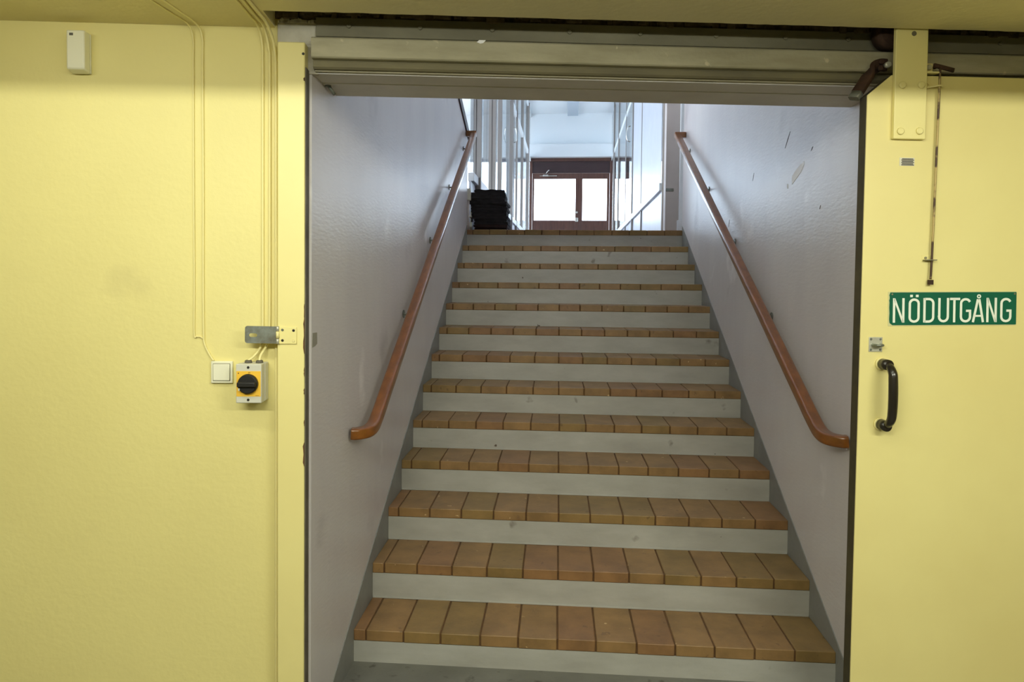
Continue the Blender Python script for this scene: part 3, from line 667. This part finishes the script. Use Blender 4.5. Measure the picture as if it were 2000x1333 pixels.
# end facade: header wall, sills and posts around the window bands
bm = new(); box(bm, -3.1, 5.0, HL, HL+0.2, 2.40, HC); struct('wall_end', bm, 'hall_white', 'pale blue-white wall above the brown double door', 'wall', loc=H0, rz=HA)
bm = new(); box(bm, -0.06, HW+0.06, HL-0.22, HL+0.02, 2.402, 2.70, bev=0.004); struct('trim_9', bm, 'hall_white', 'pale boxed ledge above the brown double door', 'ledge', loc=H0, rz=HA)
for nm, x0, x1 in (('wall_sill_left', -3.1, -0.02), ('wall_sill_right', HW+0.03, 5.0)):
    bm = new(); box(bm, x0, x1, HL, HL+0.2, 0, 0.45); struct(nm, bm, 'hall_white', None, None, loc=H0, rz=HA)
# facade windows
def facade_window(n_, x0, x1, posts, label):
    w_ = tag(empty('window_%d' % n_, H0, HA), label, 'window', kind='structure')
    bm = new()
    for p in posts: box(bm, p[0], p[1], HL+0.02, HL+0.10, 0.45, 2.40)
    box(bm, x0, x1, HL+0.02, HL+0.10, 0.45, 0.52); box(bm, x0, x1, HL+0.02, HL+0.10, 2.34, 2.40)
    obj('window_frame', bm, 'duct', w_)
    bm = new(); box(bm, x0, x1, HL+0.055, HL+0.060, 0.52, 2.34); obj('pane', bm, 'pane_glass', w_)
facade_window(1, -3.1, -0.02, ((-0.56, -0.36), (-1.9, -1.8), (-3.1, -3.0)), 'window band at the far end, left of the brown door')
facade_window(2, HW+0.03, 5.0, ((2.35, 2.5), (3.6, 3.7), (4.9, 5.0)), 'window band at the far end, right of the brown door')
# unseen outer side walls; window bands opened left, closed right to set hall light
for nm, xa, xb in (('wall_hall_left', -3.3, -3.1), ('wall_hall_right', 5.0, 5.2)):
    bm = new(); box(bm, xa, xb, -3.7, HL+0.2, -0.1, 0.45); box(bm, xa, xb, -3.7, HL+0.2, 2.40, HC)
    for y_ in (-3.7, -1.2, 1.8, 4.8, 7.8, HL): box(bm, xa, xb, y_, y_+0.2, 0.45, 2.40)
    if xa > 0: box(bm, xa, xb, -0.5, 6.0, 0.45, 2.40)
    struct(nm, bm, 'hall_white', None, None, loc=H0, rz=HA)
# side floors next to the stair walls and the wall closing the upper space over the lower room
bm = new(); prism(bm, [xy(F(-3.2, -0.27)), xy(F(-0.30, -0.27)), (-0.23, 3.7), (-3.3, 3.7)], 2.66, 2.72); struct('floor_side_left', bm, 'landing_tile')
bm = new(); prism(bm, [xy(F(2.25, -0.27)), xy(F(5.0, -0.27)), (5.0, 3.7), (SW+0.25, 3.7)], 2.66, 2.72); struct('floor_side_right', bm, 'landing_tile')
bm = new(); prism(bm, [xy(F(-3.4, -0.2)), xy(F(-0.06, -0.2)), xy(F(-0.06, -0.268)), xy(F(-3.4, -0.268))], 2.66, 5.6); prism(bm, [xy(F(2.05, -0.2)), xy(F(5.1, -0.2)), xy(F(5.1, -0.268)), xy(F(2.05, -0.268))], 2.66, 5.6)
struct('wall_upper', bm, 'hall_white')
# ceiling duct
bm = new(); box(bm, 0.85, 1.09, 6.5, HL-0.002, HC-0.06, HC+0.02, bev=0.004)
tag(hobj('ceiling_duct', bm, 'duct'), 'pale grey boxed duct under the hall ceiling', 'duct')

# glazed partitions along both sides
def partition(name, x, s, posts, y_end, label, solid):
    """s: +1 when the hall lies on +x"""
    p = tag(empty(name, H0, HA), label, 'partition')
    ys = [q[0] for q in posts]
    for (y_, xa, xb, seam) in posts:
        bm = new()
        box(bm, xa, xb, y_-0.03, y_+0.03, 0, HC-0.01, bev=0.002)
        o = obj('post', bm, 'hall_frame_backlit', p)
        if seam:
            bm = new(); box(bm, seam-0.0035, seam+0.0035, y_-0.0325, y_-0.028, 0, HC-0.02); obj('seam', bm, 'hall_seam', o)
    bm = new()
    for z0, z1, e in ((0.48, 0.56, 0.03), (2.33, 2.42, 0.015), (HC-0.08, HC-0.012, 0.01), (0.0, 0.07, 0.01)):
        xa, xb = sorted((x-s*0.03, x+s*e)); box(bm, xa, xb, ys[0]-0.35 if s > 0 else ys[0], y_end, z0, z1, bev=0.003)
    obj('horizontal_rail', bm, 'hall_white', p)
    bm = new(); xa, xb = sorted((x-s*0.02, x)); box(bm, xa, xb, ys[0]-0.35 if s > 0 else ys[0], y_end, 0.07, 0.48); obj('lower_panel', bm, 'hall_panel', p)
    allp = ([ys[0]-0.35] if s > 0 else []) + ys + [y_end]
    for a, b in zip(allp[:-1], allp[1:]):
        if b-a < 0.2: continue
        for k, (z0, z1) in enumerate(((0.56, 2.33), (2.42, HC-0.08))):
            bm = new(); box(bm, x-0.013, x-0.009, a+0.01, b-0.01, z0, z1)
            if (a, k) in solid or a in solid: obj('solid_panel', bm, 'hall_panel', p)
            else: obj('pane', bm, 'pane_glass', p)
    return p
pl = partition('glazed_partition', 0.0, 1, [(0.55, -0.024, 0.053, 0.003), (1.8, -0.016, 0.063, 0.021), (2.7, -0.007, 0.047, 0), (4.5, -0.01, 0.047, 0), (5.6, 0.0, 0.035, 0), (7.3, -0.03, 0.017, 0), (9.0, -0.03, 0.03, 0)], HL-0.01, 'white framed glazed partition along the left side of the upper hall', set())
prt = partition('glazed_partition', HW, -1, [(0.95, 1.875, 1.914, 0), (3.0, 1.861, 1.941, 1.90), (4.3, 1.85, 1.888, 0), (5.7, 1.862, 1.925, 0), (7.5, 1.854, 1.90, 0), (9.0, 1.85, 1.91, 0)], HL-0.01, 'white framed glazed partition along the right side of the upper hall', {(0.95, 0), (0.95, 1), (3.0, 0)})
# bow handles on the partition doors
for par, x_, s in ((pl, 0.03, 1), (prt, HW-0.03, -1)):
    bm = new(); tube(bm, catmull([(x_, 4.62, 1.95), (x_+s*0.045, 4.62, 1.93), (x_+s*0.06, 4.62, 1.83), (x_+s*0.045, 4.62, 1.73), (x_, 4.62, 1.71)], 6), 0.009, 10)
    obj('bow_handle', bm, 'chrome', par)

# pillar on the right at the head of the stairs
pi = tag(empty('pillar', Vector((1.88, 3.72, 2.08)), 0), 'grey-white pillar at the right head of the stairs', 'pillar')
bm = new(); box(bm, -0.075, 0.065, 0.0, 0.12, 0.0, 3.42, bev=0.002); obj('shaft', bm, 'hall_pillar', pi)
bm = new(); box(bm, 0.045, 0.075, -0.04, 0.0, 0.10, 3.42, bev=0.004); obj('door_jamb', bm, 'hall_white', pi)
bm = new(); box(bm, 0.030, 0.078, -0.05, 0.0, 0.0, 0.10, bev=0.003); obj('foot_block', bm, 'hall_white', pi)
bm = new(); box(bm, -0.073, -0.003, -0.004, 0.0, 0.365, 0.392, bev=0.001); obj('strike_plate', bm, 'zinc_stain', pi)['label'] = 'dark metal strike plate'

# double door at the end
dd = tag(empty('door_2', H0, HA), 'brown wooden glazed double door at the end of the upper hall', 'door', kind='structure')
bm = new()
box(bm, -0.01, 0.05, HL-0.06, HL+0.08, 0, 2.40, bev=0.003); box(bm, HW-0.045, HW+0.02, HL-0.06, HL+0.08, 0, 2.40, bev=0.003)
box(bm, 0.05, HW-0.045, HL-0.06, HL+0.08, 2.33, 2.40); obj('door_frame', bm, 'door_wood', dd)
bm = new(); box(bm, 0.05, HW-0.045, HL-0.03, HL+0.05, 2.06, 2.33); obj('transom_panel', bm, 'transom_wood', dd)
def leaf(x0, x1, px0, px1, nm='door_leaf'):
    bm = new()
    box(bm, x0, px0, HL-0.04, HL+0.02, 0.01, 2.055, bev=0.003); box(bm, px1, x1, HL-0.04, HL+0.02, 0.01, 2.055, bev=0.003)
    box(bm, px0, px1, HL-0.04, HL+0.02, 1.925, 2.055, bev=0.003); box(bm, px0, px1, HL-0.04, HL+0.02, 0.01, 0.965, bev=0.003)
    o = obj(nm, bm, 'door_wood', dd)
    bm = new(); box(bm, px0, px1, HL-0.015, HL-0.009, 0.965, 1.925); obj('pane', bm, 'pane_glass', o)
    return o
lf = leaf(0.055, 1.165, 0.095, 1.055); leaf(1.170, HW-0.05, 1.215, 1.775)
bm = new(); box(bm, 1.145, 1.192, HL-0.055, HL-0.038, 0.01, 2.055, bev=0.003); obj('astragal', bm, 'door_wood', dd)
bm = new(); box(bm, 1.055, 1.12, HL-0.052, HL-0.04, 0.93, 1.03, bev=0.004); cyl(bm, (1.088, HL-0.04, 1.15), (1.088, HL-0.06, 1.15), 0.026, 20, bev=0.002)
obj('door_handle', bm, 'chrome', lf)
bm = new(); box(bm, 0.22, 0.62, HL-0.058, HL-0.045, 1.985, 2.000); box(bm, 0.30, 0.42, HL-0.075, HL-0.04, 1.975, 2.02, bev=0.004)
sweep(bm, [Vector((0.36, HL-0.075, 2.02)), Vector((0.42, HL-0.14, 2.10)), Vector((0.46, HL-0.06, 2.14))], rrect(0.02, 0.02, 0.004, 2)); obj('door_closer', bm, 'chrome', lf)

# electrical box on the left jamb beside the stack, with its pipe
eb = tag(empty('junction_box', Vector((-0.02, 3.70, 2.455)), 0), 'cream junction box on the left wall end beside the dark stack', 'junction box')
bm = new(); box(bm, -0.02, 0.045, -0.045, 0.005, -0.10, 0.01, bev=0.006); obj('housing', bm, 'grey_plastic', eb)
bm = new(); cyl(bm, (0.02, -0.02, -0.10), (0.02, -0.02, -0.3745), 0.013, 16); obj('pipe', bm, 'hall_pillar', eb)
bm = new(); cyl(bm, (0.043, 0.0, -0.3), (0.043, 0.0, -0.372), 0.012, 14, bev=0.002); cyl(bm, (0.043, 0.0, -0.235), (0.043, 0.0, -0.262), 0.010, 14, bev=0.002); cyl(bm, (0.043, 0.0, -0.374), (0.043, 0.0, -0.2), 0.005, 10); cyl(bm, (0.02, -0.02, -0.25), (0.045, 0.0, -0.25), 0.005, 10)
obj('valve', bm, 'steel_plate', eb)
# wall end closing the left side of the landing
bm = new(); box(bm, -0.28, -0.035, 0.0, 0.12, 0.0, 0.52, bev=0.002); struct('wall_stub_left', bm, 'hall_white', None, None, loc=H0, rz=HA)

# stack of dark folded mats
nm_ = 14; hh = 0.377/nm_
GM = 'stack of dark mats at the head of the stairs'
for i in range(nm_):
    x0 = 0.035+random.uniform(-0.004, 0.004)+(0.012 if i < 6 else 0.0) + (0.02 if i < 4 else 0); x1 = 0.350+random.uniform(-0.010, 0.006)-(0.010 if i > 9 else 0)+(0.010 if i < 5 else 0)
    if i == nm_-1: x0 += 0.025; x1 -= 0.012
    if i in (9, 10, 11, 12): x0 -= 0.018
    z = 2.0815+i*hh; y0 = 3.70+random.uniform(-0.01, 0.01)
    t = empty('folded_mat', (x0+(x1-x0)/2, y0+0.2, z), random.uniform(-0.03, 0.03))
    hx = (x1-x0)/2
    bm = new()
    # upper and lower fold joined by a round back, with a curling free corner on the right
    nseg = 14
    for k, (za, zb) in enumerate(((0.0005, hh*0.46), (hh*0.52, hh*0.985))):
        rowsT = []; rowsB = []
        for a in range(nseg+1):
            tx = -hx + 2*hx*a/nseg
            lip = max(0, (a-nseg+2)/2)
            curl = -0.006*lip*(1 if k else 0.6)
            ex = 0.010*lip*random.uniform(0.3, 1.0)
            ra = []; rb = []
            for b in range(5):
                ty = -0.19+0.38*b/4
                wob = 0.0012*math.sin(a*1.7+i+b*2.1)
                top_ = zb+curl*0.5+(0.003*math.sin(a*0.9+i) if i == nm_-1 and k else 0)
                ra.append(bm.verts.new((tx+ex, ty+(0.004*math.sin(a*1.3+i*2) if b == 0 else 0), top_)))
                rb.append(bm.verts.new((tx+ex, ty+(0.004*math.sin(a*1.3+i*2) if b == 0 else 0), max(0.0004, za+curl*0.5))))
            rowsT.append(ra); rowsB.append(rb)
        for a in range(nseg):
            for b in range(4):
                bm.faces.new((rowsT[a][b], rowsT[a+1][b], rowsT[a+1][b+1], rowsT[a][b+1])); bm.faces.new((rowsB[a][b], rowsB[a][b+1], rowsB[a+1][b+1], rowsB[a+1][b]))
            bm.faces.new((rowsT[a][0], rowsB[a][0], rowsB[a+1][0], rowsT[a+1][0])); bm.faces.new((rowsT[a][4], rowsT[a+1][4], rowsB[a+1][4], rowsB[a][4]))
        for b in range(4):
            bm.faces.new((rowsT[0][b], rowsT[0][b+1], rowsB[0][b+1], rowsB[0][b])); bm.faces.new((rowsT[-1][b], rowsB[-1][b], rowsB[-1][b+1], rowsT[-1][b+1]))
    o = obj('cloth', bm, 'mat_maroon' if i < 2 else 'mat_black', t)
    bm = new(); sweep(bm, [Vector((-hx-0.001, -0.186, hh*0.5)), Vector((-hx-0.001, 0.186, hh*0.5))], circ(hh*0.47, 10)); obj('fold', bm, 'mat_maroon' if i < 2 else 'mat_black', t)
    lab = 'black folded mat in the stack at the head of the stairs, %s' % {2: 'third from the bottom', 3: 'fourth from the bottom', 4: 'fifth from the bottom', 5: 'sixth from the bottom', 6: 'seventh from the bottom', 7: 'seventh from the top', 8: 'sixth from the top', 9: 'fifth from the top', 10: 'fourth from the top', 11: 'third from the top'}.get(i, '')
    if i == nm_-1: lab = 'black folded mat, topmost of the stack at the head of the stairs'
    if i == 0: lab = 'dark maroon folded mat, bottommost of the stack on the landing'
    if i == 1: lab = 'dark maroon folded mat, second from the bottom of the stack'
    if i == 12: lab = 'black folded mat, second from the top of the stack'
    tag(t, lab, 'mat', GM)

# ground outside the hall
bm = new(); box(bm, -14, 16, 4, 40, 1.75, 1.85); struct('ground_outside', bm, 'pavement', None, None)
